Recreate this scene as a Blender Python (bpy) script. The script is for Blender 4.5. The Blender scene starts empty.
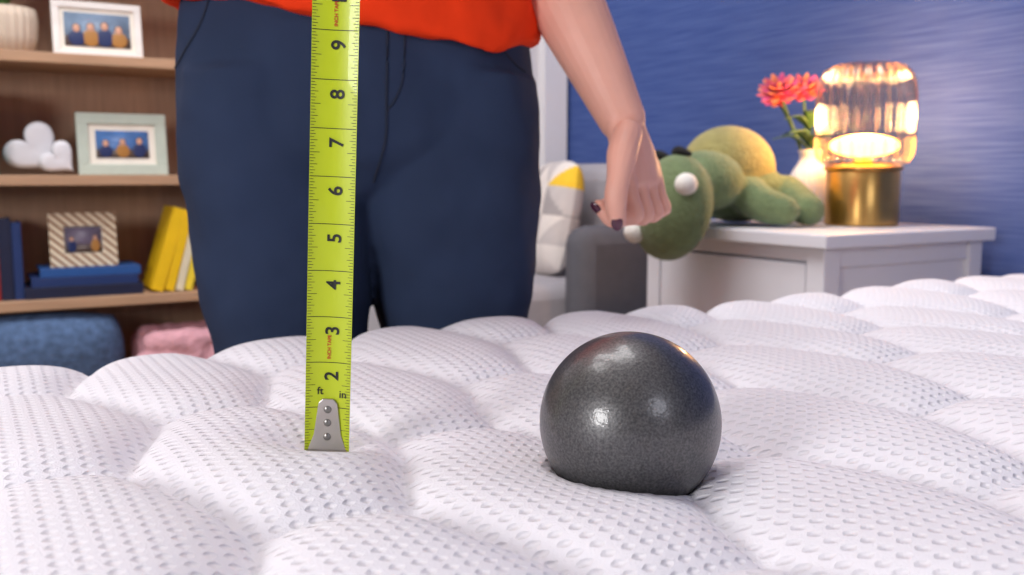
import bpy, math, random
import numpy as np
from mathutils import Vector, Matrix
from mathutils.bvhtree import BVHTree
random.seed(4)
scene = bpy.context.scene
C30, S30 = math.cos(math.radians(30)), math.sin(math.radians(30))

def R(x, y, z=None):
    """plan coordinates of the viewing side -> room coordinates (30 deg turn)"""
    X, Y = C30*x+S30*y, -S30*x+C30*y
    return (X, Y) if z is None else (X, Y, z)

def lin(c):
    return tuple(((v/255)/12.92 if v/255 <= .04045 else ((v/255+.055)/1.055)**2.4) for v in c)

# ------------------------------------------------------------------ materials
def mat(name, rgb, rough=.5, metal=0., var=.06, nscale=30, bump=0., bscale=200, stretch=(1,1,1),
        spec=.5, emit=None, estr=0, sheen=0., coat=0.):
    m = bpy.data.materials.new(name); m.use_nodes = True
    nt = m.node_tree; N = nt.nodes; L = nt.links
    b = N['Principled BSDF']
    c = lin(rgb)
    tc = N.new('ShaderNodeTexCoord'); mp = N.new('ShaderNodeMapping')
    mp.inputs['Scale'].default_value = stretch
    L.new(tc.outputs['Object'], mp.inputs['Vector'])
    nz = N.new('ShaderNodeTexNoise'); nz.inputs['Scale'].default_value = nscale; nz.inputs['Detail'].default_value = 4
    L.new(mp.outputs[0], nz.inputs['Vector'])
    mx = N.new('ShaderNodeMix'); mx.data_type = 'RGBA'
    mx.inputs[6].default_value = tuple(v*(1-var*2) for v in c)+(1,)
    mx.inputs[7].default_value = tuple(min(1, v*(1+var*2)) for v in c)+(1,)
    L.new(nz.outputs[0], mx.inputs[0]); L.new(mx.outputs[2], b.inputs['Base Color'])
    b.inputs['Roughness'].default_value = rough; b.inputs['Metallic'].default_value = metal
    b.inputs['Specular IOR Level'].default_value = spec
    if sheen: b.inputs['Sheen Weight'].default_value = sheen
    if coat: b.inputs['Coat Weight'].default_value = coat
    if bump:
        n2 = N.new('ShaderNodeTexNoise'); n2.inputs['Scale'].default_value = bscale; n2.inputs['Detail'].default_value = 3
        L.new(mp.outputs[0], n2.inputs['Vector'])
        bp = N.new('ShaderNodeBump'); bp.inputs['Strength'].default_value = bump; bp.inputs['Distance'].default_value = .004
        L.new(n2.outputs[0], bp.inputs['Height']); L.new(bp.outputs[0], b.inputs['Normal'])
    if emit:
        b.inputs['Emission Color'].default_value = lin(emit)+(1,); b.inputs['Emission Strength'].default_value = estr
    return m

# ------------------------------------------------------------------ mesh builder
class MB:
    def __init__(s): s.v=[]; s.f=[]; s.m=[]
    def add(s, verts, faces, mi=0):
        o=len(s.v); s.v += [tuple(v) for v in verts]
        s.f += [tuple(i+o for i in f) for f in faces]; s.m += [mi]*len(faces)
    def box(s, lo, hi, mi=0, rot=None, piv=None):
        x0,y0,z0=lo; x1,y1,z1=hi
        vs=[(x,y,z) for x in (x0,x1) for y in (y0,y1) for z in (z0,z1)]
        if rot is not None:
            p=Vector(piv if piv else ((x0+x1)/2,(y0+y1)/2,(z0+z1)/2))
            vs=[tuple(rot@(Vector(v)-p)+p) for v in vs]
        s.add(vs,[(0,1,3,2),(4,6,7,5),(0,4,5,1),(2,3,7,6),(0,2,6,4),(1,5,7,3)],mi)
    def ell(s, c, r, mi=0, seg=24, rings=14, M=None):
        vs=[]; c=Vector(c)
        for i in range(rings+1):
            th=math.pi*i/rings
            for j in range(seg):
                ph=2*math.pi*j/seg
                p=Vector((r[0]*math.sin(th)*math.cos(ph), r[1]*math.sin(th)*math.sin(ph), r[2]*math.cos(th)))
                if M is not None: p=M@p
                vs.append(c+p)
        fs=[]
        for i in range(rings):
            for j in range(seg):
                k=(j+1)%seg
                fs.append((i*seg+j,(i+1)*seg+j,(i+1)*seg+k,i*seg+k))
        s.add(vs,fs,mi)
    def lathe(s, prof, c=(0,0,0), mi=0, seg=48, flute=0, fn=0, cap=True):
        vs=[]; fs=[]
        for (r,z) in prof:
            for j in range(seg):
                a=2*math.pi*j/seg
                rr=r*(1+flute*math.cos(fn*a)) if fn else r
                vs.append((c[0]+rr*math.cos(a), c[1]+rr*math.sin(a), c[2]+z))
        n=len(prof)
        for i in range(n-1):
            for j in range(seg):
                k=(j+1)%seg
                fs.append((i*seg+j,i*seg+k,(i+1)*seg+k,(i+1)*seg+j))
        if cap:
            fs.append(tuple(range(seg))[::-1]); fs.append(tuple((n-1)*seg+j for j in range(seg)))
        s.add(vs,fs,mi)
    def tube(s, pts, rad, mi=0, seg=16, ref=(0,1,0), sub=5, cap=True):
        """rad: scalar or (along ref, across)"""
        P=np.array(pts,float); Rr=np.array([(r,r) if not hasattr(r,'__len__') else r for r in rad],float)
        P,Rr=crom(P,sub),crom(Rr,sub)
        n=len(P); T=np.gradient(P,axis=0); T/= np.linalg.norm(T,axis=1)[:,None]+1e-12
        rings=[]
        ref=np.array(ref,float)
        def ring(p,t,ra,rb):
            a=ref-np.dot(ref,t)*t
            if np.linalg.norm(a)<.1:
                q=np.array([1,0,0.]); a=q-np.dot(q,t)*t
            a/=np.linalg.norm(a); b=np.cross(t,a)
            return [p+a*ra*math.cos(x)+b*rb*math.sin(x) for x in [2*math.pi*j/seg for j in range(seg)]]
        if cap:
            for q in (.05,.5,.85):
                rr=Rr[0]*math.sqrt(1-(1-q)**2); rings.append(ring(P[0]-T[0]*min(Rr[0])*(1-q),T[0],*rr))
        for i in range(n): rings.append(ring(P[i],T[i],*Rr[i]))
        if cap:
            for q in (.85,.5,.05):
                rr=Rr[-1]*math.sqrt(1-(1-q)**2); rings.append(ring(P[-1]+T[-1]*min(Rr[-1])*(1-q),T[-1],*rr))
        vs=[v for r in rings for v in r]; fs=[]
        m=len(rings)
        for i in range(m-1):
            for j in range(seg):
                k=(j+1)%seg
                fs.append((i*seg+j,i*seg+k,(i+1)*seg+k,(i+1)*seg+j))
        fs.append(tuple(range(seg))[::-1]); fs.append(tuple((m-1)*seg+j for j in range(seg)))
        s.add(vs,fs,mi)
    def loft(s, secs, mi=0, seg=56, sub=6, zf=None, p=2.3):
        """secs: (z,cx,cy,rx,ry,yaw)"""
        A=crom(np.array(secs,float),sub)
        vs=[];fs=[]
        for i,(z,cx,cy,rx,ry,yaw) in enumerate(A):
            for j in range(seg):
                a=2*math.pi*j/seg; ca,sa=math.cos(a),math.sin(a)
                x=rx*math.copysign(abs(ca)**(2/p),ca); y=ry*math.copysign(abs(sa)**(2/p),sa)
                X=cx+x*math.cos(yaw)-y*math.sin(yaw); Y=cy+x*math.sin(yaw)+y*math.cos(yaw)
                vs.append((X,Y,z+(zf(z,X,Y) if zf else 0)))
        n=len(A)
        for i in range(n-1):
            for j in range(seg):
                k=(j+1)%seg
                fs.append((i*seg+j,i*seg+k,(i+1)*seg+k,(i+1)*seg+j))
        fs.append(tuple(range(seg))[::-1]); fs.append(tuple((n-1)*seg+j for j in range(seg)))
        s.add(vs,fs,mi)
    def obj(s, name, mats, smooth=True, turn=False, parent=None, bevel=0, remesh=0, smoothit=0, subs=0, angle=None, folds=None):
        vs=[R(*v) for v in s.v] if turn else s.v
        me=bpy.data.meshes.new(name); me.from_pydata([tuple(map(float,v)) for v in vs],[],s.f); me.update()
        if not isinstance(mats,(list,tuple)): mats=[mats]
        for m in mats: me.materials.append(m)
        me.polygons.foreach_set('material_index', s.m)
        if smooth: me.polygons.foreach_set('use_smooth',[True]*len(me.polygons))
        import bmesh
        bm=bmesh.new(); bm.from_mesh(me); bmesh.ops.recalc_face_normals(bm,faces=bm.faces); bm.to_mesh(me); bm.free()
        o=bpy.data.objects.new(name,me); scene.collection.objects.link(o)
        if angle:
            try: me.set_sharp_from_angle(angle=math.radians(angle))
            except Exception: pass
        if remesh:
            r=o.modifiers.new('remesh','REMESH'); r.mode='VOXEL'; r.voxel_size=remesh; r.use_smooth_shade=True
        if smoothit:
            q=o.modifiers.new('smooth','SMOOTH'); q.iterations=smoothit; q.factor=.5
        if folds:
            tx=bpy.data.textures.new(name+'_folds','CLOUDS'); tx.noise_scale=folds[0]; tx.noise_depth=1
            q=o.modifiers.new('folds','DISPLACE'); q.texture=tx; q.strength=folds[1]; q.mid_level=.5; q.texture_coords='LOCAL'
        if subs:
            q=o.modifiers.new('sub','SUBSURF'); q.levels=subs; q.render_levels=subs
        if bevel:
            q=o.modifiers.new('bevel','BEVEL'); q.width=bevel; q.segments=3; q.limit_method='ANGLE'
            q.harden_normals=False
        if parent: o.parent=parent
        return o

def crom(P,sub):
    n=len(P); out=[]
    for i in range(n-1):
        p0=P[max(i-1,0)];p1=P[i];p2=P[i+1];p3=P[min(i+2,n-1)]
        for k in range(sub):
            t=k/sub
            out.append(.5*((2*p1)+(-p0+p2)*t+(2*p0-5*p1+4*p2-p3)*t*t+(-p0+3*p1-3*p2+p3)*t**3))
    out.append(P[-1]); return np.array(out)

def empty(name, loc=(0,0,0)):
    e=bpy.data.objects.new(name,None); e.empty_display_size=.05
    scene.collection.objects.link(e)
    return e

# ------------------------------------------------------------------ room shell
XL,XR,YF,YB,ZC = -2.2,1.76,-2.4,2.70,2.6
def wallpaper():
    m=mat('grasscloth_blue',(78,92,158),.9,spec=.1)
    nt=m.node_tree;N=nt.nodes;L=nt.links;b=N['Principled BSDF']
    tc=N.new('ShaderNodeTexCoord'); mp=N.new('ShaderNodeMapping'); mp.inputs['Scale'].default_value=(4,4,200)
    L.new(tc.outputs['Object'],mp.inputs[0])
    n=N.new('ShaderNodeTexNoise'); n.inputs['Scale'].default_value=1.6; n.inputs['Detail'].default_value=5
    L.new(mp.outputs[0],n.inputs['Vector'])
    r=N.new('ShaderNodeValToRGB'); r.color_ramp.elements[0].position=.3; r.color_ramp.elements[1].position=.72
    r.color_ramp.elements[0].color=lin((58,79,140))+(1,); r.color_ramp.elements[1].color=lin((86,107,166))+(1,)
    L.new(n.outputs[0],r.inputs[0]); L.new(r.outputs[0],b.inputs['Base Color'])
    bp=N.new('ShaderNodeBump'); bp.inputs['Strength'].default_value=.08; bp.inputs['Distance'].default_value=.002
    L.new(n.outputs[0],bp.inputs['Height']); L.new(bp.outputs[0],b.inputs['Normal'])
    return m
M_wall=mat('wall_paint',(205,203,208),.8,var=.02); M_blue=wallpaper()
M_trim=mat('trim_white',(232,230,232),.4,var=.01)
M_floor=mat('floor_oak',(150,118,90),.45,var=.15,nscale=6,stretch=(1,12,1),bump=.1,bscale=20)
M_ceil=mat('ceiling_paint',(235,235,235),.9,var=.01)
def slab(name,lo,hi,m):
    b=MB(); b.box(lo,hi); return b.obj(name,m,smooth=False)
slab('floor',(XL-.1,YF-.1,-.1),(XR+.1,YB+.1,0),M_floor)
slab('ceiling',(XL-.1,YF-.1,ZC),(XR+.1,YB+.1,ZC+.1),M_ceil)
slab('wall_right',(XR,YF-.1,0),(XR+.1,YB+.1,ZC),M_blue)
slab('wall_back',(XL-.1,YB,0),(XR,YB+.1,ZC),M_wall)
slab('wall_left',(XL-.1,YF-.1,0),(XL,YB,ZC),M_wall)
slab('wall_front',(XL,YF-.1,0),(XR,YF,ZC),M_wall)
slab('baseboard_right',(XR-.015,YF,0),(XR,YB-.016,.1),M_trim)
slab('baseboard_back',(XL,YB-.015,0),(XR,YB,.1),M_trim)
slab('trim_1',(1.30,YB-.03,.1),(1.40,YB,2.2),M_trim)
slab('trim_2',(1.66,YB-.04,.1),(1.745,YB,2.2),M_trim)

# ------------------------------------------------------------------ mattress
BALL=R(.062,.4887); BZ=.638; BR=.0475
TIP=R(-.103,.5156); TZ=.614
MX0,MX1,MY0,MY1=-.45,1.71,-.75,.86
Z0=.607; RB=.045; SIDE=.24
def mattress():
    st=.005
    ext=RB*math.pi/2+SIDE-RB
    def axis(a0,a1):
        arc=RB*math.pi/2
        u=np.concatenate([np.linspace(-ext,-arc,8)[:-1],np.linspace(-arc,0,9)[:-1],
            np.linspace(0,a1-a0-2*RB,int((a1-a0)/st)),(a1-a0-2*RB)+np.linspace(0,arc,9)[1:],
            (a1-a0-2*RB)+np.linspace(arc,ext,8)[1:]])
        w=a1-a0-2*RB; pos=[];drop=[]
        for q in u:
            e=max(-q,q-w,0); sg=-1 if q<0 else 1
            base=min(max(q,0),w)
            if e<=arc: p=RB*math.sin(e/RB); d=RB*(1-math.cos(e/RB))
            else: p=RB; d=RB+(e-arc)
            pos.append(a0+RB+base+sg*p); drop.append(d)
        return np.array(pos),np.array(drop)
    px,dx=axis(MX0,MX1); py,dy=axis(MY0,MY1)
    X,Y=np.meshgrid(px,py,indexing='ij'); DX,DY=np.meshgrid(dx,dy,indexing='ij')
    D=np.minimum(np.sqrt(DX**2+DY**2),SIDE)
    a=.016;P=.108;L=.235;H=.0180
    Xs=X+.03+.006*np.sin(9*Y+2*X); Ys=Y+.02+.006*np.sin(8*X)
    w=a*np.sin(2*np.pi*Ys/L)
    k=np.floor(Xs/P)
    for _ in range(2):
        sk=k*P+np.where(k%2==0,1,-1)*w
        sk1=(k+1)*P+np.where((k+1)%2==0,1,-1)*w
        k=np.where(Xs<sk,k-1,np.where(Xs>=sk1,k+1,k))
    sk=k*P+np.where(k%2==0,1,-1)*w
    sk1=(k+1)*P+np.where((k+1)%2==0,1,-1)*w
    s=np.clip((Xs-sk)/(sk1-sk),0,1)
    t=np.where(k%2==0,(Ys-L/4)/L,(Ys-3*L/4)/L); t=t-np.floor(t)
    f=(1-np.abs(2*s-1)**2.6)**.7
    g=(1-np.abs(2*t-1)**5)**.7
    h=H*f*(.12+.88*g)*(1+.12*np.sin(7*X+3*Y)*np.sin(5*Y-4*X))
    h=h*np.clip(1-D/.05,0,1)
    Z=Z0+h-D
    Z-= .004*np.sin(X*9+1)*np.cos(Y*8)
    d=np.hypot(X-BALL[0],Y-BALL[1])
    wb=np.exp(-(d/.062)**2)
    Z=Z*(1-wb*.9)+.6080*wb*.9
    lim=np.where(d<BR*.985,BZ-np.sqrt(np.clip(BR**2-d**2,0,1))-.0008,9)
    Z=np.minimum(Z,lim)
    dt=np.hypot(X-TIP[0],Y-TIP[1])
    wt=np.exp(-(dt/.030)**2)
    Z=Z*(1-wt)+np.minimum(Z,TZ-.0015)*wt
    nx,ny=X.shape
    vs=np.stack([X,Y,Z],-1).reshape(-1,3)
    b=MB(); b.v=[tuple(v) for v in vs]
    b.f=[(i*ny+j,(i+1)*ny+j,(i+1)*ny+j+1,i*ny+j+1) for i in range(nx-1) for j in range(ny-1)]
    b.m=[0]*len(b.f)
    zb=Z0-SIDE
    o=len(b.v); b.v+=[(MX0,MY0,zb),(MX1,MY0,zb),(MX1,MY1,zb),(MX0,MY1,zb)]; b.f.append((o,o+3,o+2,o+1)); b.m.append(0)
    m=bpy.data.materials.new('quilted_knit_white'); m.use_nodes=True
    nt=m.node_tree;N=nt.nodes;Lk=nt.links;bs=N['Principled BSDF']
    bs.inputs['Base Color'].default_value=lin((234,232,239))+(1,); bs.inputs['Roughness'].default_value=.85
    bs.inputs['Specular IOR Level'].default_value=.2
    tc=N.new('ShaderNodeTexCoord'); sp=N.new('ShaderNodeSeparateXYZ'); Lk.new(tc.outputs['Object'],sp.inputs[0])
    def M(op,a,b_=None):
        n=N.new('ShaderNodeMath'); n.operation=op
        for i,q in enumerate((a,b_)):
            if q is None: continue
            if isinstance(q,(int,float)): n.inputs[i].default_value=q
            else: Lk.new(q,n.inputs[i])
        return n.outputs[0]
    yy=M('ADD',sp.outputs[1],sp.outputs[2])
    k1=2*math.pi/.0125
    sx=M('SINE',M('MULTIPLY',M('ADD',sp.outputs[0],yy),k1*.72)); sy=M('SINE',M('MULTIPLY',M('SUBTRACT',sp.outputs[0],yy),k1*.72))
    pr=M('MULTIPLY',sx,sy)
    pos=M('MAXIMUM',M('SUBTRACT',pr,.15),0.)      # isolated round dimples
    nz=N.new('ShaderNodeTexNoise'); nz.inputs['Scale'].default_value=1100; Lk.new(tc.outputs['Object'],nz.inputs['Vector'])
    ht=M('ADD',M('MULTIPLY',pos,-1.25),M('MULTIPLY',nz.outputs[0],.32))
    bp=N.new('ShaderNodeBump'); bp.inputs['Strength'].default_value=.8; bp.inputs['Distance'].default_value=.0017
    Lk.new(ht,bp.inputs['Height']); Lk.new(bp.outputs[0],bs.inputs['Normal'])
    return b.obj('mattress',m)
mattress()
# bed base
b=MB(); b.box((MX0+.01,MY0+.01,.14),(MX1-.01,MY1-.01,.364),0)
for x in (MX0+.06,MX1-.14):
    for y in (MY0+.06,MY1-.14): b.box((x,y,0),(x+.08,y+.08,.14),1)
b.obj('bed_base',[mat('bed_base_fabric',(120,122,130),.9,bump=.3,bscale=400),mat('bed_leg_wood',(80,60,45),.5)],smooth=False,bevel=.008)

# ------------------------------------------------------------------ ball
b=MB(); b.ell((BALL[0],BALL[1],BZ),(BR,BR,BR),seg=96,rings=64)
mb=bpy.data.materials.new('cast_iron'); mb.use_nodes=True
nt=mb.node_tree;N=nt.nodes;L=nt.links;bs=N['Principled BSDF']
tc=N.new('ShaderNodeTexCoord')
n=N.new('ShaderNodeTexNoise'); n.inputs['Scale'].default_value=820; n.inputs['Detail'].default_value=4; L.new(tc.outputs['Object'],n.inputs['Vector'])
r=N.new('ShaderNodeValToRGB'); r.color_ramp.elements[0].position=.34; r.color_ramp.elements[1].position=.72
r.color_ramp.elements[0].color=lin((70,70,72))+(1,); r.color_ramp.elements[1].color=lin((108,107,108))+(1,)
L.new(n.outputs[0],r.inputs[0]); L.new(r.outputs[0],bs.inputs['Base Color'])
bs.inputs['Metallic'].default_value=.65; bs.inputs['Roughness'].default_value=.42
bs.inputs['Coat Weight'].default_value=.45; bs.inputs['Coat Roughness'].default_value=.09
bp=N.new('ShaderNodeBump'); bp.inputs['Strength'].default_value=.20; bp.inputs['Distance'].default_value=.0006
n3=N.new('ShaderNodeTexNoise'); n3.inputs['Scale'].default_value=520; L.new(tc.outputs['Object'],n3.inputs['Vector'])
L.new(n3.outputs[0],bp.inputs['Height']); L.new(bp.outputs[0],bs.inputs['Normal']); L.new(bp.outputs[0],bs.inputs['Coat Normal'])
b.obj('steel_ball',mb)

# ------------------------------------------------------------------ tape measure
tape=empty('tape_measure')
T0=np.array([-.103,.5156,.614]); Td=np.array([.0118,-.0065,.2435]); Td/=np.linalg.norm(Td)
Tu=np.array([1,.02,0]); Tu-=np.dot(Tu,Td)*Td; Tu/=np.linalg.norm(Tu)
Tn=np.cross(Tu,Td)
if Tn[1]>0: Tn=-Tn
HW=.0123; TL=.47
def tp(u,s,off=0): return tuple(T0+Tu*u+Td*s+Tn*(.0026*(u/HW)**2+off))
b=MB(); nu=12; ns=60
for off,fl in ((0,1),(-.0004,0)):
    vs=[tp(-HW+2*HW*i/nu, .001+TL*j/ns, off) for j in range(ns+1) for i in range(nu+1)]
    b.add(vs,[(j*(nu+1)+i,j*(nu+1)+i+1,(j+1)*(nu+1)+i+1,(j+1)*(nu+1)+i) for j in range(ns) for i in range(nu)])
b.obj('blade',mat('tape_lime',(186,202,20),.4,var=.02,coat=.2),turn=True,parent=tape)
b=MB(); IN=.0254
def strip(u0,u1,s0,s1,mi=0,k=6):
    vs=[];fs=[]
    for i in range(k+1):
        u=u0+(u1-u0)*i/k; vs+= [tp(u,s0,.0003),tp(u,s1,.0003)]
    for i in range(k): fs.append((2*i,2*i+2,2*i+3,2*i+1))
    b.add(vs,fs,mi)
for i in range(1,int(TL/IN*16)):
    s=i*IN/16
    if i%16==0: strip(-HW*.98,HW*.98,s-.00018,s+.00018,0,12); continue
    ln=.0048 if i%8==0 else .0036 if i%4==0 else .0027 if i%2==0 else .0019
    for sg in (-1,1): strip(sg*HW*.98,sg*(HW*.98-ln),s-.00013,s+.00013,0,2)
def text(tx,size,u,s,mi,bold=.02,upright=False):
    cu=bpy.data.curves.new('t','FONT'); cu.body=tx; cu.size=size; cu.align_x='CENTER'; cu.align_y='CENTER'; cu.offset=bold*size
    o=bpy.data.objects.new('t',cu); scene.collection.objects.link(o); bpy.context.view_layer.update()
    me=bpy.data.meshes.new_from_object(o.evaluated_get(bpy.context.evaluated_depsgraph_get()))
    if upright: vs=[tp(u+v.co.x,s+v.co.y,.0004) for v in me.vertices]
    else: vs=[tp(u-v.co.y,s+v.co.x,.0004) for v in me.vertices]
    b.add(vs,[tuple(p.vertices) for p in me.polygons],mi)
    bpy.data.objects.remove(o); bpy.data.curves.remove(cu)
for k in range(1,18):
    text(str(k),.0105,.0018,k*IN-.0075,0,.02)
for k in (2,9,15):
    text('INCH TAPE',.0027,.0,(k+.30)*IN+.001,1,.02)
text('ft',.006,-.0045,1.36*IN,0,.01,True); text('in',.006,.0080,1.30*IN,0,.01,True)
b.obj('markings',[mat('tape_ink_black',(18,20,16),.5),mat('tape_ink_red',(190,40,20),.5)],smooth=False,turn=True,parent=tape)
# hook
b=MB()
def plate(uv,o0,o1,mi):
    n=len(uv); vs=[tp(u,s,o0-.0026*(u/HW)**2) for u,s in uv]+[tp(u,s,o1-.0026*(u/HW)**2) for u,s in uv]
    b.add(vs,[tuple(range(n)),tuple(range(n,2*n))[::-1]]+[(i,(i+1)%n,n+(i+1)%n,n+i) for i in range(n)],mi)
plate([(-.0110,.0005),(.0110,.0005),(.0075,.010),(.0052,.028),(.003,.0305),(-.003,.0305),(-.0052,.028),(-.0075,.010)],.0005,.0020,0)
plate([(-.0115,-.0012),(.0115,-.0012),(.0115,.0012),(-.0115,.0012)],-.006,.0036,0)
for s in (.009,.017,.0245):
    c=T0+Td*s+Tn*.0018
    M=Matrix(((Tu[0],Td[0],Tn[0]),(Tu[1],Td[1],Tn[1]),(Tu[2],Td[2],Tn[2])))
    b.ell(c,(.0022,.0022,.0012),1,M=M)
b.obj('end_hook',[mat('hook_steel',(205,200,195),.28,1.,var=.05),mat('rivet_steel',(150,148,145),.3,1.)],smooth=False,turn=True,parent=tape,bevel=.0004)
top=T0+Td*(TL+.02)
b=MB(); b.box((top[0]-.016,top[1]-.012,top[2]-.022),(top[0]+.016,top[1]+.062,top[2]+.048),0)
b.box((top[0]-.019,top[1]-.004,top[2]-.012),(top[0]+.019,top[1]+.054,top[2]+.038),1)
b.obj('case',[mat('case_yellow',(230,190,20),.4),mat('case_rubber',(25,25,25),.7)],smooth=False,turn=True,parent=tape,bevel=.008)

# ------------------------------------------------------------------ woman
woman=empty('woman')
M_skin=mat('skin',(226,168,150),.5,var=.06,nscale=25,bump=.06,bscale=300)
M_skin.node_tree.nodes['Principled BSDF'].inputs['Subsurface Weight'].default_value=.08
M_skin.node_tree.nodes['Principled BSDF'].inputs['Subsurface Radius'].default_value=(.012,.005,.003)
M_pant=mat('navy_cotton',(42,54,80),.9,var=.14,nscale=9,bump=.6,bscale=12,spec=.2)
M_shirt=mat('orange_red_jersey',(236,58,14),.85,var=.06,bump=.5,bscale=14,spec=.2)
yw=.24
b=MB()
b.loft([(1.02,-.165,1.045,.158,.110,yw),(.97,-.165,1.045,.172,.114,yw),(.92,-.165,1.047,.184,.118,yw),(.87,-.164,1.05,.190,.122,yw),
        (.82,-.164,1.052,.193,.124,yw),(.785,-.164,1.053,.189,.112,yw),(.755,-.163,1.053,.172,.085,yw)],p=2.25)
def leg(pts): 
    b.loft([(z,x,y,rx,ry,yw) for z,x,y,rx,ry in pts],p=2.3)
leg([(.87,-.254,1.03,.098,.112),(.80,-.256,1.03,.098,.112),(.73,-.250,1.03,.097,.104),(.66,-.246,1.025,.092,.098),(.587,-.240,1.02,.082,.090),
     (.50,-.238,1.03,.070,.076),(.44,-.237,1.045,.062,.066),(.36,-.236,1.06,.060,.066),(.22,-.236,1.07,.050,.052),(.08,-.236,1.075,.046,.048)])
leg([(.87,-.074,1.07,.098,.112),(.80,-.071,1.07,.100,.112),(.73,-.071,1.065,.100,.106),(.66,-.068,1.07,.093,.098),(.587,-.067,1.07,.081,.090),
     (.50,-.070,1.08,.069,.076),(.44,-.072,1.095,.062,.066),(.36,-.073,1.11,.060,.066),(.22,-.074,1.12,.050,.052),(.08,-.074,1.125,.046,.048)])
b.ell((-.163,1.03,.775),(.05,.075,.045))
trousers=b.obj('trousers',M_pant,turn=True,parent=woman,remesh=.004,smoothit=10,folds=(.06,.009))
# shirt
def hem(z,X,Y):
    w=max(0,min(1,(1.0-z)/.1))
    x=max(-.37,min(.03,X)); t=(x+.37)/.40
    return w*(.046-.070*t**1.0+ .022*max(0,(t-.86)/.14) + .004*math.sin(x*40)+.002*math.sin(x*95))
b=MB()
b.loft([(.905,-.166,1.045,.195,.134,yw),(.915,-.166,1.045,.199,.138,yw),(.96,-.165,1.045,.193,.135,yw),(1.05,-.165,1.035,.168,.120,yw),(1.13,-.165,1.02,.163,.118,.2),
        (1.22,-.165,1.0,.178,.130,.15),(1.30,-.163,.995,.183,.118,.1),(1.37,-.162,.99,.165,.085,.08),(1.41,-.161,.985,.105,.066,.05),(1.435,-.161,.98,.062,.055,0)],zf=hem,p=2.2)
b.tube([(-.26,.99,1.36),(-.345,.97,1.345),(-.362,.915,1.28),(-.362,.87,1.235)],[.05,.060,.056,.055],seg=20)
b.tube([(-.06,1.0,1.36),(.020,1.02,1.345),(.034,1.045,1.27),(.030,1.065,1.20)],[.05,.060,.056,.055],seg=20)
b.obj('shirt',M_shirt,turn=True,parent=woman,remesh=.005,smoothit=4,folds=(.05,.010))
# left arm + hand
b=MB()
b.tube([(.022,1.02,1.34),(.032,1.055,1.23),(.026,1.09,1.12),(.020,1.10,1.06),(.043,1.065,.985),(.064,1.035,.935),(.091,1.012,.875),(.114,1.0,.825)],
       [.047,.046,.042,.041,.043,.0385,.031,.0245],seg=24,ref=(1,0,0))
w=np.array([-.60,-.80,0.]); w/=np.linalg.norm(w)
b.tube([(.112,1.002,.838),(.119,.998,.812),(.127,.992,.785),(.133,.990,.762)],[(.024,.020),(.028,.018),(.036,.017),(.038,.0145)],seg=24,ref=tuple(w))
K=np.array([.133,.990,.760])
fing=[]
for i,(o,l1,l2,l3,r,crl) in enumerate([(.031,.034,.025,.020,.0088,0),(.0105,.038,.029,.020,.0092,.25),(-.0105,.034,.028,.019,.0086,.45),(-.030,.027,.022,.017,.0076,.6)]):
    k=K+w*o+np.array([.002,0,.004-.003*abs(i-1)])
    pip=k+np.array([.008,-.006,-l1])
    dip=pip+l2*np.array([-.95,.06,-.20+.4*crl])
    tip=dip+l3*np.array([-.62,.0,.70])
    b.tube([k+np.array([-.004,0,.02]),k,(k+pip)/2+np.array([0,-.001,0]),pip,(pip+dip)/2,dip,tip],[r*1.05,r*1.14,r*.95,r*1.06,r*.92,r*.94,r*.8],seg=14,ref=(0,1,0),sub=4)
    fing.append((dip,tip,r))
th=[np.array(p) for p in ((.117,.972,.808),(.109,.948,.788),(.104,.934,.764),(.101,.929,.744),(.103,.931,.722))]
b.tube(th,[.015,.0155,.0118,.0114,.0088],seg=14,ref=(0,1,0),sub=4)
b.obj('arm_left',M_skin,turn=True,parent=woman,remesh=.0016,smoothit=2)
M_nail=mat('nail_polish_plum',(70,20,48),.15,coat=1)
b=MB()
def orient(d,nrm):
    d=Vector(d).normalized(); nn=Vector(nrm); nn=(nn-nn.dot(d)*d).normalized(); s=d.cross(nn)
    return Matrix((s,d,nn)).transposed()
for dip,tip,r in fing:
    d=tip-dip; nn=np.array([-.70,-.62,-.35]); c=tip+d*.0+nn*r*.62
    b.ell(c,(r*.62,r*.85,r*.28),M=orient(d,nn))
d=th[-1]-th[-2]; c=th[-1]+d*.05+np.array([-.15,-1,0])*.0068
b.ell(c,(.0058,.0085,.0026),M=orient(d,(-.15,-1,0)))
b.obj('nails_left',M_nail,turn=True,parent=woman)
# right arm + hand on case
b=MB()
b.tube([(-.345,.975,1.34),(-.362,.90,1.26),(-.362,.81,1.15),(-.335,.775,1.125),(-.26,.70,1.115),(-.165,.625,1.115)],[.047,.045,.041,.042,.038,.024],seg=24)
cx,cy,cz=top[0],top[1]+.03,top[2]+.01
b.tube([(-.175,.632,1.115),(-.150,.61,1.118),(cx-.038,cy+.022,cz+.005),(cx-.034,cy-.0,cz+.005)],[(.019,.024),(.018,.028),(.014,.037),(.011,.036)],seg=22,ref=(1,.6,0))
for i in range(4):
    zz=cz+.030-.0185*i
    b.tube([(cx-.034,cy+.004,zz),(cx-.030,cy-.026,zz),(cx-.012,cy-.050,zz),(cx+.012,cy-.050,zz),(cx+.024,cy-.036,zz)],[.0095,.009,.0088,.0085,.007],seg=12,ref=(0,0,1))
b.tube([(cx-.05,cy+.03,cz+.01),(cx-.02,cy+.038,cz+.04),(cx+.0,cy+.02,cz+.052),(cx+.005,cy-.005,cz+.050)],[.014,.012,.011,.009],seg=12,ref=(0,0,1))
b.obj('arm_right',M_skin,turn=True,parent=woman,remesh=.003,smoothit=3)
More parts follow.
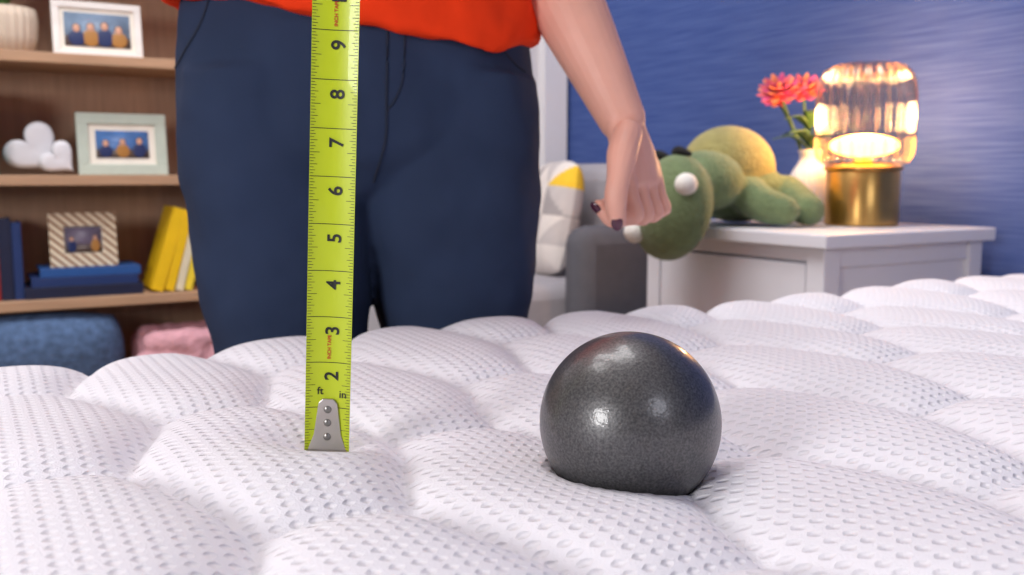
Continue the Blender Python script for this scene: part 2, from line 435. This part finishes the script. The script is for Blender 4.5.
# head
b=MB()
hc=np.array([-.16,.945,1.60])
b.tube([(-.161,.985,1.40),(-.161,.975,1.46),(-.16,.965,1.52)],[.058,.052,.05],seg=24)
b.ell(hc+[0,.012,.03],(.073,.088,.085)); b.ell(hc+[0,-.012,-.03],(.060,.068,.078)); b.ell(hc+[0,-.045,-.085],(.026,.025,.022))
b.tube([hc+[0,-.083,.015],hc+[0,-.098,-.012],hc+[0,-.100,-.024]],[.008,.011,.012],seg=12)
for sx in (-1,1): b.ell(hc+[sx*.075,.01,-.01],(.008,.018,.03)); b.ell(hc+[sx*.012,-.092,-.027],(.008,.009,.007))
b.obj('head',M_skin,turn=True,parent=woman,remesh=.004,smoothit=4)
b=MB()
for sx in (-1,1):
    b.ell(hc+[sx*.030,-.073,.006],(.014,.008,.008),0); b.ell(hc+[sx*.030,-.0795,.005],(.006,.003,.006),1)
    b.tube([hc+[sx*.014,-.082,.024],hc+[sx*.032,-.082,.030],hc+[sx*.050,-.070,.022]],[.002,.003,.0015],1,seg=8)
b.tube([hc+[-.022,-.078,-.058],hc+[0,-.086,-.056],hc+[.022,-.078,-.058]],[.003,.006,.003],2,seg=10)
b.obj('face_features',[mat('eye_white',(240,238,235),.2),mat('iris_brow_brown',(60,38,26),.5),mat('lips',(190,90,90),.4)],turn=True,parent=woman)
b=MB()
b.ell(hc+[0,.035,.045],(.083,.085,.085))
for a in np.linspace(-.2,math.pi+.2,15):
    x=math.cos(a)*.075; y=.03+math.sin(a)*.06
    b.tube([hc+[x*.8,y*.6,.09],hc+[x*1.1,y,.02],hc+[x*1.2,y+.012,-.08],hc+[x*1.15,y+.02,-.19]],[.02,.024,.022,.012],seg=10)
b.obj('hair',mat('hair_brown',(82,52,34),.5,var=.3,nscale=60,stretch=(1,1,.1)),turn=True,parent=woman,remesh=.006,smoothit=3)
b=MB()
for x,y in ((-.236,1.075),(-.074,1.125)):
    b.tube([(x,y+.03,.05),(x,y-.03,.055),(x-.005,y-.09,.038),(x-.008,y-.135,.03)],[(.037,.045),(.040,.048),(.042,.032),(.036,.024)],seg=20,ref=(1,0,0))
    b.box((x-.042,y-.165,0),(x+.036,y+.068,.018),1)
b.obj('shoes',[mat('shoe_canvas',(220,218,215),.7),mat('shoe_sole',(240,240,238),.6)],turn=True,parent=woman)

# seams on trousers, laid on the evaluated surface
bpy.context.view_layer.update()
dg=bpy.context.evaluated_depsgraph_get()
bv=BVHTree.FromObject(trousers,dg)
fd=Vector(R(0,1,0))
def onpants(x,z):
    o=Vector(R(x,.3,z)); h=bv.ray_cast(o,fd,2)
    return None if h[0] is None else np.array(h[0])-np.array(fd)*.0004
b=MB()
def seam(xz,r=.0013):
    P=crom(np.array(xz,float),8); pts=[onpants(*p) for p in P]; pts=[p for p in pts if p is not None]
    if len(pts)>3: b.tube(pts,[r]*len(pts),seg=6,sub=1,ref=(0,0,1))
seam([(-.118,.96),(-.120,.90),(-.121,.85),(-.124,.80),(-.140,.76)])
seam([(-.108,.96),(-.104,.90),(-.106,.86),(-.114,.838),(-.121,.83)],.001)
seam([(-.285,.955),(-.300,.915),(-.326,.885),(-.342,.875)])
seam([(-.04,.955),(-.025,.915),(.0,.885),(.014,.875)])
b.obj('trouser_seams',mat('seam_navy',(26,34,54),.9),parent=woman)

# ------------------------------------------------------------------ bookcase
M_wood=mat('oak_wood',(182,146,116),.55,var=.12,nscale=7,stretch=(1.2,8,14),bump=.08,bscale=30)
M_woodb=mat('oak_back',(176,142,118),.6,var=.12,nscale=6,stretch=(14,8,1.2))
BY0,BY1=2.44,2.69; BX0,BX1=-.95,.66
b=MB()
for z in (1.33,1.045,.767,.478,.20): b.box((BX0+.022,BY0,z-.024),(BX1-.022,BY1-.012,z))
b.box((BX0,BY0-.004,0),(BX0+.022,BY1,1.36)); b.box((BX1-.022,BY0-.004,0),(BX1,BY1,1.36)); b.box((BX0,BY0-.01,1.336),(BX1,BY1,1.362))
b.box((BX0+.022,BY1-.012,.05),(BX1-.022,BY1,1.33),1); b.box((BX0+.022,BY0+.01,.0),(BX1-.022,BY0+.03,.176))
b.obj('bookcase',[M_wood,M_woodb],smooth=False,bevel=.002)
S1,S2,S3,S4=1.0455,.7675,.4785,.2005
M_paper=mat('paper',(238,232,220),.8)

def photo_frame(name,cx,y,z,w,h,bd,mframe,lean=.12,bg=(70,110,170),mount=None,ppl=3):
    e=empty(name); b=MB(); Rm=Matrix.Rotation(-lean,3,'X')
    def T(p): q=Rm@Vector(p); return (q.x+cx,q.y+y,q.z+z)
    def bx(lo,hi,mi):
        n=len(b.v); b.box(lo,hi,mi); b.v[n:]=[T(v) for v in b.v[n:]]
    bx((-w/2,0,0),(w/2,.012,bd),0); bx((-w/2,0,h-bd),(w/2,.012,h),0); bx((-w/2,0,bd),(-w/2+bd,.012,h-bd),0); bx((w/2-bd,0,bd),(w/2,.012,h-bd),0)
    bx((-w/2+bd*.8,.006,bd*.8),(w/2-bd*.8,.013,h-bd*.8),1)
    n=len(b.v); b.box((-.02,.012,.0),(.02,.018,h*.7),0); b.v[n:]=[T(((v[0]),v[1]+(h*.7-v[2])*.35,v[2])) for v in b.v[n:]]
    b.obj('frame',[mframe,M_paper],smooth=False,parent=e,bevel=.0015)
    b=MB(); mt=mount or bd*1.0
    iw,ih=w-2*mt-.004,h-2*mt-.004; z0=mt+.002
    bx((-iw/2,.0045,z0),(iw/2,.0062,z0+ih),0)
    bx((-iw/2,.0040,z0),(iw/2,.0046,z0+ih*.3),1)
    for k in range(ppl):
        x=-iw*.32+iw*.64*k/(max(1,ppl-1)); hh=ih*(.62+.1*((k*7)%3-1)*.5)
        n=len(b.v)
        b.ell((x,.0036,z0+hh*.42),(iw*.13,.0014,hh*.42),2+k%2,seg=16,rings=8)
        b.ell((x,.0030,z0+hh*.92),(iw*.055,.0014,iw*.065),4,seg=14,rings=8)
        b.ell((x,.0036,z0+hh*.97),(iw*.065,.0012,iw*.065),5,seg=14,rings=8)
        b.v[n:]=[T(v) for v in b.v[n:]]
    b.obj('photo_print',[mat('print_bg',bg,.4,var=.25,nscale=40),mat('print_low',(90,75,70),.4,var=.2,nscale=50),mat('print_a',(35,50,95),.4),mat('print_b',(170,120,60),.4),mat('print_skin',(210,160,135),.4),mat('print_hair',(50,35,28),.4)],parent=e)
    return e
photo_frame('photo_frame',.306,2.50,S1,.198,.132,.016,mat('frame_white',(236,232,228),.4),bg=(120,140,165),ppl=4,mount=.024)
photo_frame('photo_frame',.350,2.50,S2,.205,.150,.026,mat('frame_sage',(188,200,188),.5),bg=(80,120,180),mount=.040,ppl=3)
ml=mat('frame_inlay',(225,205,170),.5); nt=ml.node_tree;N=nt.nodes;L=nt.links
tc=N.new('ShaderNodeTexCoord'); wv=N.new('ShaderNodeTexWave'); wv.bands_direction='DIAGONAL'; wv.inputs['Scale'].default_value=28
rr=N.new('ShaderNodeValToRGB'); rr.color_ramp.interpolation='CONSTANT'; rr.color_ramp.elements[0].color=lin((150,110,80))+(1,); rr.color_ramp.elements[1].position=.4; rr.color_ramp.elements[1].color=lin((235,222,195))+(1,)
L.new(tc.outputs['Object'],wv.inputs[0]); L.new(wv.outputs[0],rr.inputs[0]); L.new(rr.outputs[0],N['Principled BSDF'].inputs['Base Color'])

def book(b,lo,hi,ci,spine='front',M=None,piv=None):
    """closed book: covers + page block, spine faces -Y"""
    x0,y0,z0=lo;x1,y1,z1=hi; t=.003; n=len(b.v)
    if (x1-x0)<(z1-z0):   # standing
        b.box((x0,y0,z0),(x0+t,y1,z1),ci); b.box((x1-t,y0,z0),(x1,y1,z1),ci); b.box((x0+t,y0,z0),(x1-t,y0+t,z1),ci)
        b.box((x0+t,y0+t,z0+.004),(x1-t,y1-.004,z1-.004),0)
    else:                 # lying
        b.box((x0,y0,z0),(x1,y1,z0+t),ci); b.box((x0,y0,z1-t),(x1,y1,z1),ci); b.box((x0,y0,z0+t),(x1,y0+t,z1-t),ci)
        b.box((x0+.004,y0+t,z0+t),(x1-.004,y1-.004,z1-t),0)
    if M is not None:
        p=Vector(piv); b.v[n:]=[tuple(M@(Vector(v)-p)+p) for v in b.v[n:]]
BM=[M_paper]+[mat('cover_%s'%n,c,.5) for n,c in (('navy',(28,52,104)),('blue',(36,84,150)),('yellow',(240,196,20)),('lemon',(240,214,60)),('red',(150,40,40)),('teal',(30,130,125)),('orange',(235,120,30)),('cream',(230,220,190)),('midnight',(22,30,60)))]
b=MB(); z=S3
for i,(x0,x1,h,c) in enumerate(((.115,.375,.026,9),(.130,.365,.022,1),(.150,.372,.020,2))):
    book(b,(x0,2.46+.004*i,z),(x1,2.62,z+h),c); z+=h+.0004
b.obj('book_stack',BM,smooth=False,bevel=.0008)
ZS=z
photo_frame('photo_frame',.250,2.495,ZS,.150,.130,.032,ml,lean=.1,bg=(110,100,120),ppl=2,mount=.032)
b=MB(); x=-.10
for i,(w_,h,c) in enumerate(((.03,.20,6),(.025,.19,5),(.035,.21,1),(.03,.18,9),(.022,.19,9),(.020,.185,5),(.026,.19,9),(.02,.18,1))):
    book(b,(x,2.47,S3),(x+w_,2.62,S3+h),c); x+=w_+.001
b.obj('row_of_books',BM,smooth=False,bevel=.0008)
b=MB(); x=.392
for i,(w_,h,c,a) in enumerate(((.028,.212,3,.30),(.022,.205,3,.28),(.018,.18,8,.26),(.018,.185,4,.24))):
    book(b,(x,2.46,S3+.0),(x+w_,2.60,S3+h),c,M=Matrix.Rotation(a,3,'Y'),piv=(x+w_,2.5,S3)); x+=w_+.004
for w_,h,c in ((.02,.12,7),(.022,.13,5),(.02,.21,9)):
    book(b,(x+.050,2.46,S3),(x+.050+w_,2.60,S3+h),c); x+=w_+.001
b.obj('leaning_books',BM,smooth=False,bevel=.0008)
b=MB(); x=-.055
for w_,h,c in ((.03,.2,8),(.03,.21,9),(.036,.205,6),(.034,.205,6)):
    book(b,(x,2.47,S2),(x+w_,2.61,S2+h),c); x+=w_+.001
b.obj('row_of_books',BM,smooth=False,bevel=.0008)
# heart ornament
b=MB(); hp=[]
for i in range(48):
    t=2*math.pi*i/48; hp.append((16*math.sin(t)**3/16, (13*math.cos(t)-5*math.cos(2*t)-2*math.cos(3*t)-math.cos(4*t))/16))
def heart(cx,y,cz,s,ang):
    vs=[];fs=[];prof=[(.0,-.010),(.75,-.014),(.95,-.010),(1.0,0),(.95,.010),(.75,.014),(.0,.014)]
    for k,dy in prof:
        for (u,v) in hp:
            X=u*k*s;Z=v*k*s; vs.append((cx+X*math.cos(ang)-Z*math.sin(ang),y+dy,cz+X*math.sin(ang)+Z*math.cos(ang)))
    for i in range(len(prof)-1):
        for j in range(48):
            k=(j+1)%48; fs.append((i*48+j,i*48+k,(i+1)*48+k,(i+1)*48+j))
    b.add(vs,fs,0)
heart(.155,2.53,S2+.060,.064,.75); heart(.205,2.50,S2+.038,.042,.8)
b.obj('heart_ornament',mat('ceramic_white',(220,220,226),.45,var=.03,bump=.1,bscale=60))
# plant pot
pp=empty('potted_plant'); b=MB()
b.lathe([(.045,0),(.060,.004),(.068,.04),(.070,.08),(.066,.105),(.058,.105),(.056,.09)],c=(.110,2.55,S1),flute=.03,fn=24,seg=96)
b.obj('ribbed_pot',mat('pot_stone',(206,190,172),.7),parent=pp)
b=MB()
for i in range(26):
    a=random.uniform(0,6.28); r=random.uniform(.02,.065); h=random.uniform(.05,.12)
    p0=np.array([.110,2.55,S1+.09]); p1=p0+[math.cos(a)*r*.5,math.sin(a)*r*.5,h*.8]; p2=p0+[math.cos(a)*r*1.3,math.sin(a)*r*1.0,h*.85]
    b.tube([p0,p1,p2],[(.002,.002),(.012,.002),(.003,.001)],seg=8,ref=(-math.sin(a),math.cos(a),0))
b.obj('leaves',mat('leaf_green',(70,110,50),.5,var=.2),parent=pp)
# cushion + plush blanket in bottom bay
def pillow(b,c,sx,sy,sz,mi=0,n=30,M=None,pat=None):
    for side in (1,-1):
        vs=[];fs=[];ms=[]
        for i in range(n+1):
            for j in range(n+1):
                u=-1+2*i/n;v=-1+2*j/n
                k=(1-abs(u)**3)*(1-abs(v)**3)
                pin=1-.06*(u*u*v*v)*2
                p=Vector((u*sx*pin,side*sy*(max(k,0)**.55),v*sz*pin))
                if M is not None: p=M@p
                vs.append(Vector(c)+p)
        o=len(b.v); b.v+=[tuple(v) for v in vs]
        for i in range(n):
            for j in range(n):
                q=[o+i*(n+1)+j,o+(i+1)*(n+1)+j,o+(i+1)*(n+1)+j+1,o+i*(n+1)+j+1]
                b.f.append(tuple(q)); b.m.append(pat((i+.5)/n,(j+.5)/n) if pat else mi)
b=MB(); pillow(b,(.12,2.50,S4+.124),.21,.085,.120,n=40,M=Matrix.Rotation(.22,3,'X'))
b.obj('blue_knit_cushion',mat('knit_blue',(80,104,140),.95,var=.35,nscale=60,bump=1.,bscale=70))
b=MB()
random.seed(8)
for i in range(10):
    b.tube([(.385+.02*math.sin(i),2.46,S4+.03+.0145*i*.9),(.45,2.445+.01*math.sin(i*2),S4+.036+.0145*i*.9),(.56+.01*math.cos(i),2.47,S4+.03+.0145*i*.9)],[.03,.034,.03],seg=12)
    b.tube([(.385,2.55,S4+.034+.0145*i*.9),(.57,2.55,S4+.034+.0145*i*.9)],[.034,.034],seg=12)
b.obj('pink_plush_blanket',mat('plush_pink',(220,165,175),.95,var=.15,nscale=40,bump=1.,bscale=90),remesh=.006,smoothit=2,folds=(.03,.012))

# ------------------------------------------------------------------ armchair (faces -X, back to the blue wall)
ac=empty('armchair')
M_gr=mat('chair_fabric_grey',(164,160,166),.9,var=.05,bump=.3,bscale=250); M_gd=mat('chair_fabric_grey_shaded',(88,88,96),.9,var=.08,bump=.3,bscale=250)  # second grey, for the armrests, has their shading put into the colour
b=MB(); b.box((1.02,2.03,.16),(1.60,2.55,.34)); b.box((1.00,2.035,.345),(1.56,2.545,.49)); b.obj('seat',M_gr,parent=ac,smooth=True,bevel=.04,angle=40)
b=MB(); b.box((1.56,2.0,.16),(1.72,2.58,.80)); b.obj('backrest',M_gr,parent=ac,bevel=.05,angle=40)
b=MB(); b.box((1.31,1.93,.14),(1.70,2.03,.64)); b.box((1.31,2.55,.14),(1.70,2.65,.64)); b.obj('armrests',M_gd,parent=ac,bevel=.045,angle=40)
b=MB()
for x in (1.09,1.66):
    for y in (2.06,2.50): b.lathe([(.012,0),(.02,.165)],c=(x,y,0),seg=16)
b.obj('legs',mat('chair_leg_wood',(110,80,55),.5),parent=ac)
def cpat(u,v):
    n=4; iu,iv=int(u*n),int(v*n); fu,fv=u*n-iu,v*n-iv
    up=fu+fv>1 if (iu+iv)%2 else fu>fv
    return [0,1,0,3,1,0,3,0,1,2,0][(iu*5+iv*3+(2 if up else 0))%11]
b=MB(); pillow(b,(1.450,2.30,.645),.17,.060,.165,n=60,M=Matrix.Rotation(math.radians(12),3,'Y')@Matrix.Rotation(math.radians(78),3,'Z'),pat=cpat)
b.obj('patterned_cushion',[mat('cush_white',(226,218,212),.9),mat('cush_grey',(165,158,158),.9),mat('cush_yellow',(236,194,50),.9),mat('cush_lgrey',(195,188,186),.9)])

# ------------------------------------------------------------------ nightstand
M_nw=mat('painted_white_wood',(226,226,234),.4,var=.01)
NX0,NX1,NY0,NY1,NZ=1.235,1.695,1.10,1.615,.668
b=MB()
b.box((NX0,NY0,NZ-.024),(NX1,NY1,NZ))
x0,x1,y0,y1=NX0+.018,NX1-.012,NY0+.018,NY1-.018
for x in (x0,x1-.04):
    for y in (y0,y1-.04): b.box((x,y,0),(x+.04,y+.04,NZ-.024))
b.box((x0+.04,y0+.010,.12),(x1-.04,y0+.022,NZ-.024)); b.box((x0+.04,y1-.022,.12),(x1-.04,y1-.010,NZ-.024))
b.box((x1-.02,y0+.04,.12),(x1-.008,y1-.04,NZ-.024)); b.box((x0+.02,y0+.04,.12),(x0+.03,y1-.04,NZ-.024))
b.box((x0+.04,y0+.004,NZ-.06),(x1-.04,y0+.022,NZ-.024)); b.box((x0+.04,y0+.004,.12),(x1-.04,y0+.022,.16))
b.box((x0+.006,y0+.04,NZ-.050),(x0+.03,y1-.04,NZ-.024))
b.box((x0+.002,y0+.043,NZ-.255),(x0+.02,y1-.043,NZ-.054)); b.box((x0+.002,y0+.043,.14),(x0+.02,y1-.043,NZ-.260))
b.lathe([(.006,0),(.006,.015),(.014,.02),(.012,.03)],c=(0,0,0),mi=1,seg=20)
n=20*4
b.v[-n:]=[(x0+.002-v[2],1.355+v[0],.47+v[1]) for v in b.v[-n:]]
b.obj('nightstand',[M_nw,mat('knob_white',(226,226,234),.4)],smooth=False,bevel=.003)

# ------------------------------------------------------------------ lamp
lamp=empty('table_lamp'); LC=(1.545,1.290,NZ+.0005)
b=MB(); b.lathe([(.066,0),(.070,.003),(.070,.104),(.068,.107),(.074,.108),(.074,.114),(.068,.116),(.030,.116)],c=LC,seg=96)
mbz=mat('brushed_brass',(206,164,96),.3,1.,var=.08,nscale=40,stretch=(1,1,20))
b.obj('brass_base',mbz,parent=lamp,angle=35)
gp=[(.055,.117),(.072,.119),(.085,.128),(.091,.145),(.092,.18),(.092,.235),(.090,.268),(.083,.292),(.068,.308),(.042,.315),(.012,.317)]
b=MB(); b.lathe([tuple(q) for q in crom(np.array(gp),4)],c=LC,seg=336,flute=.034,fn=24,cap=False)
mg=bpy.data.materials.new('fluted_glass'); mg.use_nodes=True; nt=mg.node_tree;N=nt.nodes;L=nt.links; N.remove(N['Principled BSDF'])
tr=N.new('ShaderNodeBsdfTransparent'); tr.inputs[0].default_value=(.88,.79,.70,1)
gl=N.new('ShaderNodeBsdfGlossy'); gl.inputs['Roughness'].default_value=.08; gl.inputs[0].default_value=(.95,.86,.76,1)
lw=N.new('ShaderNodeLayerWeight'); lw.inputs[0].default_value=.34; mx=N.new('ShaderNodeMixShader')
L.new(lw.outputs['Facing'],mx.inputs[0]); L.new(tr.outputs[0],mx.inputs[1]); L.new(gl.outputs[0],mx.inputs[2]); L.new(mx.outputs[0],N['Material Output'].inputs[0])
b.obj('glass_shade',mg,parent=lamp)
b=MB(); b.lathe([(.018,.116),(.018,.130)],c=LC,seg=24); b.obj('socket',mbz,parent=lamp)
b=MB(); b.ell((LC[0],LC[1],LC[2]+.156),(.066,.066,.022))
b.obj('bulb',mat('bulb_glow',(255,190,110),.5,emit=(255,182,84),estr=15),parent=lamp)
pl=bpy.data.lights.new('lamp_light','POINT'); pl.energy=8; pl.color=(1,.60,.28); pl.shadow_soft_size=.03
po=bpy.data.objects.new('lamp_light',pl); scene.collection.objects.link(po); po.location=(LC[0],LC[1],LC[2]+.215); po.parent=lamp

# ------------------------------------------------------------------ vase with flowers
vs_=empty('flower_vase'); VC=(1.560,1.440,NZ+.0005)
b=MB(); vp=[(.030,0),(.038,.004),(.043,.03),(.043,.07),(.038,.10),(.026,.122),(.021,.135),(.024,.150),(.020,.150),(.018,.135)]
b.lathe([tuple(q) for q in crom(np.array(vp),3)],c=VC,seg=144,flute=.03,fn=24)
b.obj('vase',mat('vase_white',(228,226,232),.35,var=.01),parent=vs_)
heads=[((1.505,1.482,NZ+.272),.046,0),((1.560,1.465,NZ+.275),.044,1),((1.55,1.53,NZ+.262),.034,0)]
b=MB()
for (c,r,mi) in heads:
    b.tube([(VC[0],VC[1],NZ+.10),((VC[0]+c[0])/2,(VC[1]+c[1])/2+.005,NZ+.2),c],[.003,.0028,.0028],seg=8)
for a,h,l in ((2.6,.15,.08),(3.4,.16,.09),(4.4,.155,.07),(1.6,.16,.08),(5.2,.17,.06),(3.0,.19,.07),(3.9,.20,.06)):
    p0=np.array([VC[0],VC[1],NZ+h]); d=np.array([math.cos(a),math.sin(a),0])
    b.tube([p0,p0+d*l*.5+[0,0,.030],p0+d*l+[0,0,.024]],[(.004,.002),(.017,.0018),(.002,.001)],seg=8,ref=(-d[1],d[0],0))
b.obj('stems_and_leaves',mat('stem_green',(70,104,62),.5,var=.2),parent=vs_)
b=MB()
for (c,r,mi) in heads:
    c=np.array(c); ax=Vector((-.45,-.35,.85)).normalized(); Q=ax.to_track_quat('Z','Y').to_matrix()
    for lay,(n,el,lr) in enumerate(((11,-.05,1.),(11,.35,.92),(9,.7,.85),(7,1.0,.72),(5,1.25,.5))):
        for k in range(n):
            a=2*math.pi*(k+.5*(lay%2))/n
            d=Vector((math.cos(a)*math.cos(el),math.sin(a)*math.cos(el),math.sin(el)))
            s=Vector((-math.sin(a),math.cos(a),0))
            L_=r*lr; pts=[Vector((0,0,0))+d*L_*q+Vector((0,0,1))*(.10*L_*q*q) for q in (.08,.4,.7,1.0)]
            pts=[tuple(Vector(c)+Q@p) for p in pts]
            b.tube(pts,[(L_*.08,.0012),(L_*.22,.0014),(L_*.25,.0014),(L_*.06,.001)],mi=((mi+k+lay)%3),seg=8,ref=tuple(Q@s),sub=2)
    b.ell(c+np.array(Q@Vector((0,0,r*.22))),(r*.16,)*3,3,seg=12,rings=8)
b.obj('blooms',[mat('petal_coral',(226,104,116),.6,var=.12),mat('petal_pink',(212,88,146),.6,var=.12),mat('petal_peach',(238,146,100),.6),mat('pollen',(240,190,60),.7)],parent=vs_)

# ------------------------------------------------------------------ plush dinosaur
dn=empty('plush_dinosaur')
M_dg=mat('plush_green',(112,130,90),.95,var=.16,nscale=60,bump=.9,bscale=160,sheen=.2)
M_dt=mat('plush_tan',(160,152,94),.95,var=.14,nscale=60,bump=.9,bscale=160,sheen=.2)
M_dw=mat('plush_white',(235,232,225),.9,bump=.4,bscale=160); M_dk=mat('felt_black',(20,20,22),.8)
b=MB()
b.ell((1.160,1.400,.708),(.064,.082,.100),M=Matrix.Rotation(.3,3,'X'))   # snout/head hanging over the edge
b.ell((1.170,1.43,.665),(.056,.070,.062))
b.ell((1.25,1.42,.755),(.08,.075,.060))                                  # neck
b.tube([(1.34,1.42,.74),(1.33,1.345,.712),(1.345,1.30,.700)],[.040,.036,.029],seg=18)   # fore leg
b.tube([(1.44,1.39,.73),(1.42,1.33,.708),(1.405,1.295,.70)],[.038,.034,.030],seg=18)
b.tube([(1.40,1.54,.72),(1.38,1.56,.71)],[.035,.028],seg=16)
b.ell((1.375,1.46,.735),(.10,.095,.064))
b.obj('body_green',M_dg,parent=dn,remesh=.005,smoothit=6)
b=MB(); b.ell((1.350,1.462,.778),(.102,.085,.088),seg=40,rings=24); b.obj('belly',M_dt,parent=dn)
b=MB(); b.ell((1.134,1.336,.750),(.021,.021,.021)); b.ell((1.112,1.455,.660),(.022,.022,.022)); b.obj('eyes',M_dw,parent=dn)
b=MB()
b.tube([(1.165,1.365,.806),(1.155,1.385,.812),(1.16,1.405,.808)],[.005,.009,.004],seg=10)
b.tube([(1.185,1.45,.800),(1.175,1.47,.806),(1.185,1.49,.798)],[.006,.010,.005],seg=10)
b.obj('felt_marks',M_dk,parent=dn)

# ------------------------------------------------------------------ lights
def area(name,loc,target,size,energy,color=(1,1,1),sy=None):
    l=bpy.data.lights.new(name,'AREA'); l.energy=energy; l.size=size; l.color=color
    if sy: l.shape='RECTANGLE'; l.size_y=sy
    o=bpy.data.objects.new(name,l); scene.collection.objects.link(o); o.location=loc
    o.rotation_euler=(Vector(target)-Vector(loc)).to_track_quat('-Z','Y').to_euler(); return o
k=R(-1.5,-1.1); area('softbox_key',(k[0],k[1],1.25),(.3,.9,.70),.6,31,(1,.99,.98))
area('ceiling_fill',(.2,1.45,2.5),(.3,1.7,0),1.4,48,(1,.985,.98))  # added fill under the ceiling, out of view, no fixture there
k=R(1.0,-.9); area('softbox_fill',(k[0],k[1],1.6),(.8,1.4,.7),.6,6,(.88,.9,1))
wd=bpy.data.worlds.new('world'); scene.world=wd; wd.use_nodes=True
wd.node_tree.nodes['Background'].inputs[0].default_value=(.8,.85,1,1); wd.node_tree.nodes['Background'].inputs[1].default_value=.4

# ------------------------------------------------------------------ camera
cam=bpy.data.cameras.new('camera'); co=bpy.data.objects.new('camera',cam); scene.collection.objects.link(co); scene.camera=co
co.location=(0,0,.767); co.rotation_euler=(math.radians(83.25),0,math.radians(-30))
cam.sensor_width=36; cam.lens=33.4; cam.clip_start=.01
cam.dof.use_dof=True; cam.dof.focus_distance=.51; cam.dof.aperture_fstop=11
try:
    scene.view_settings.view_transform='Standard'
except Exception: pass
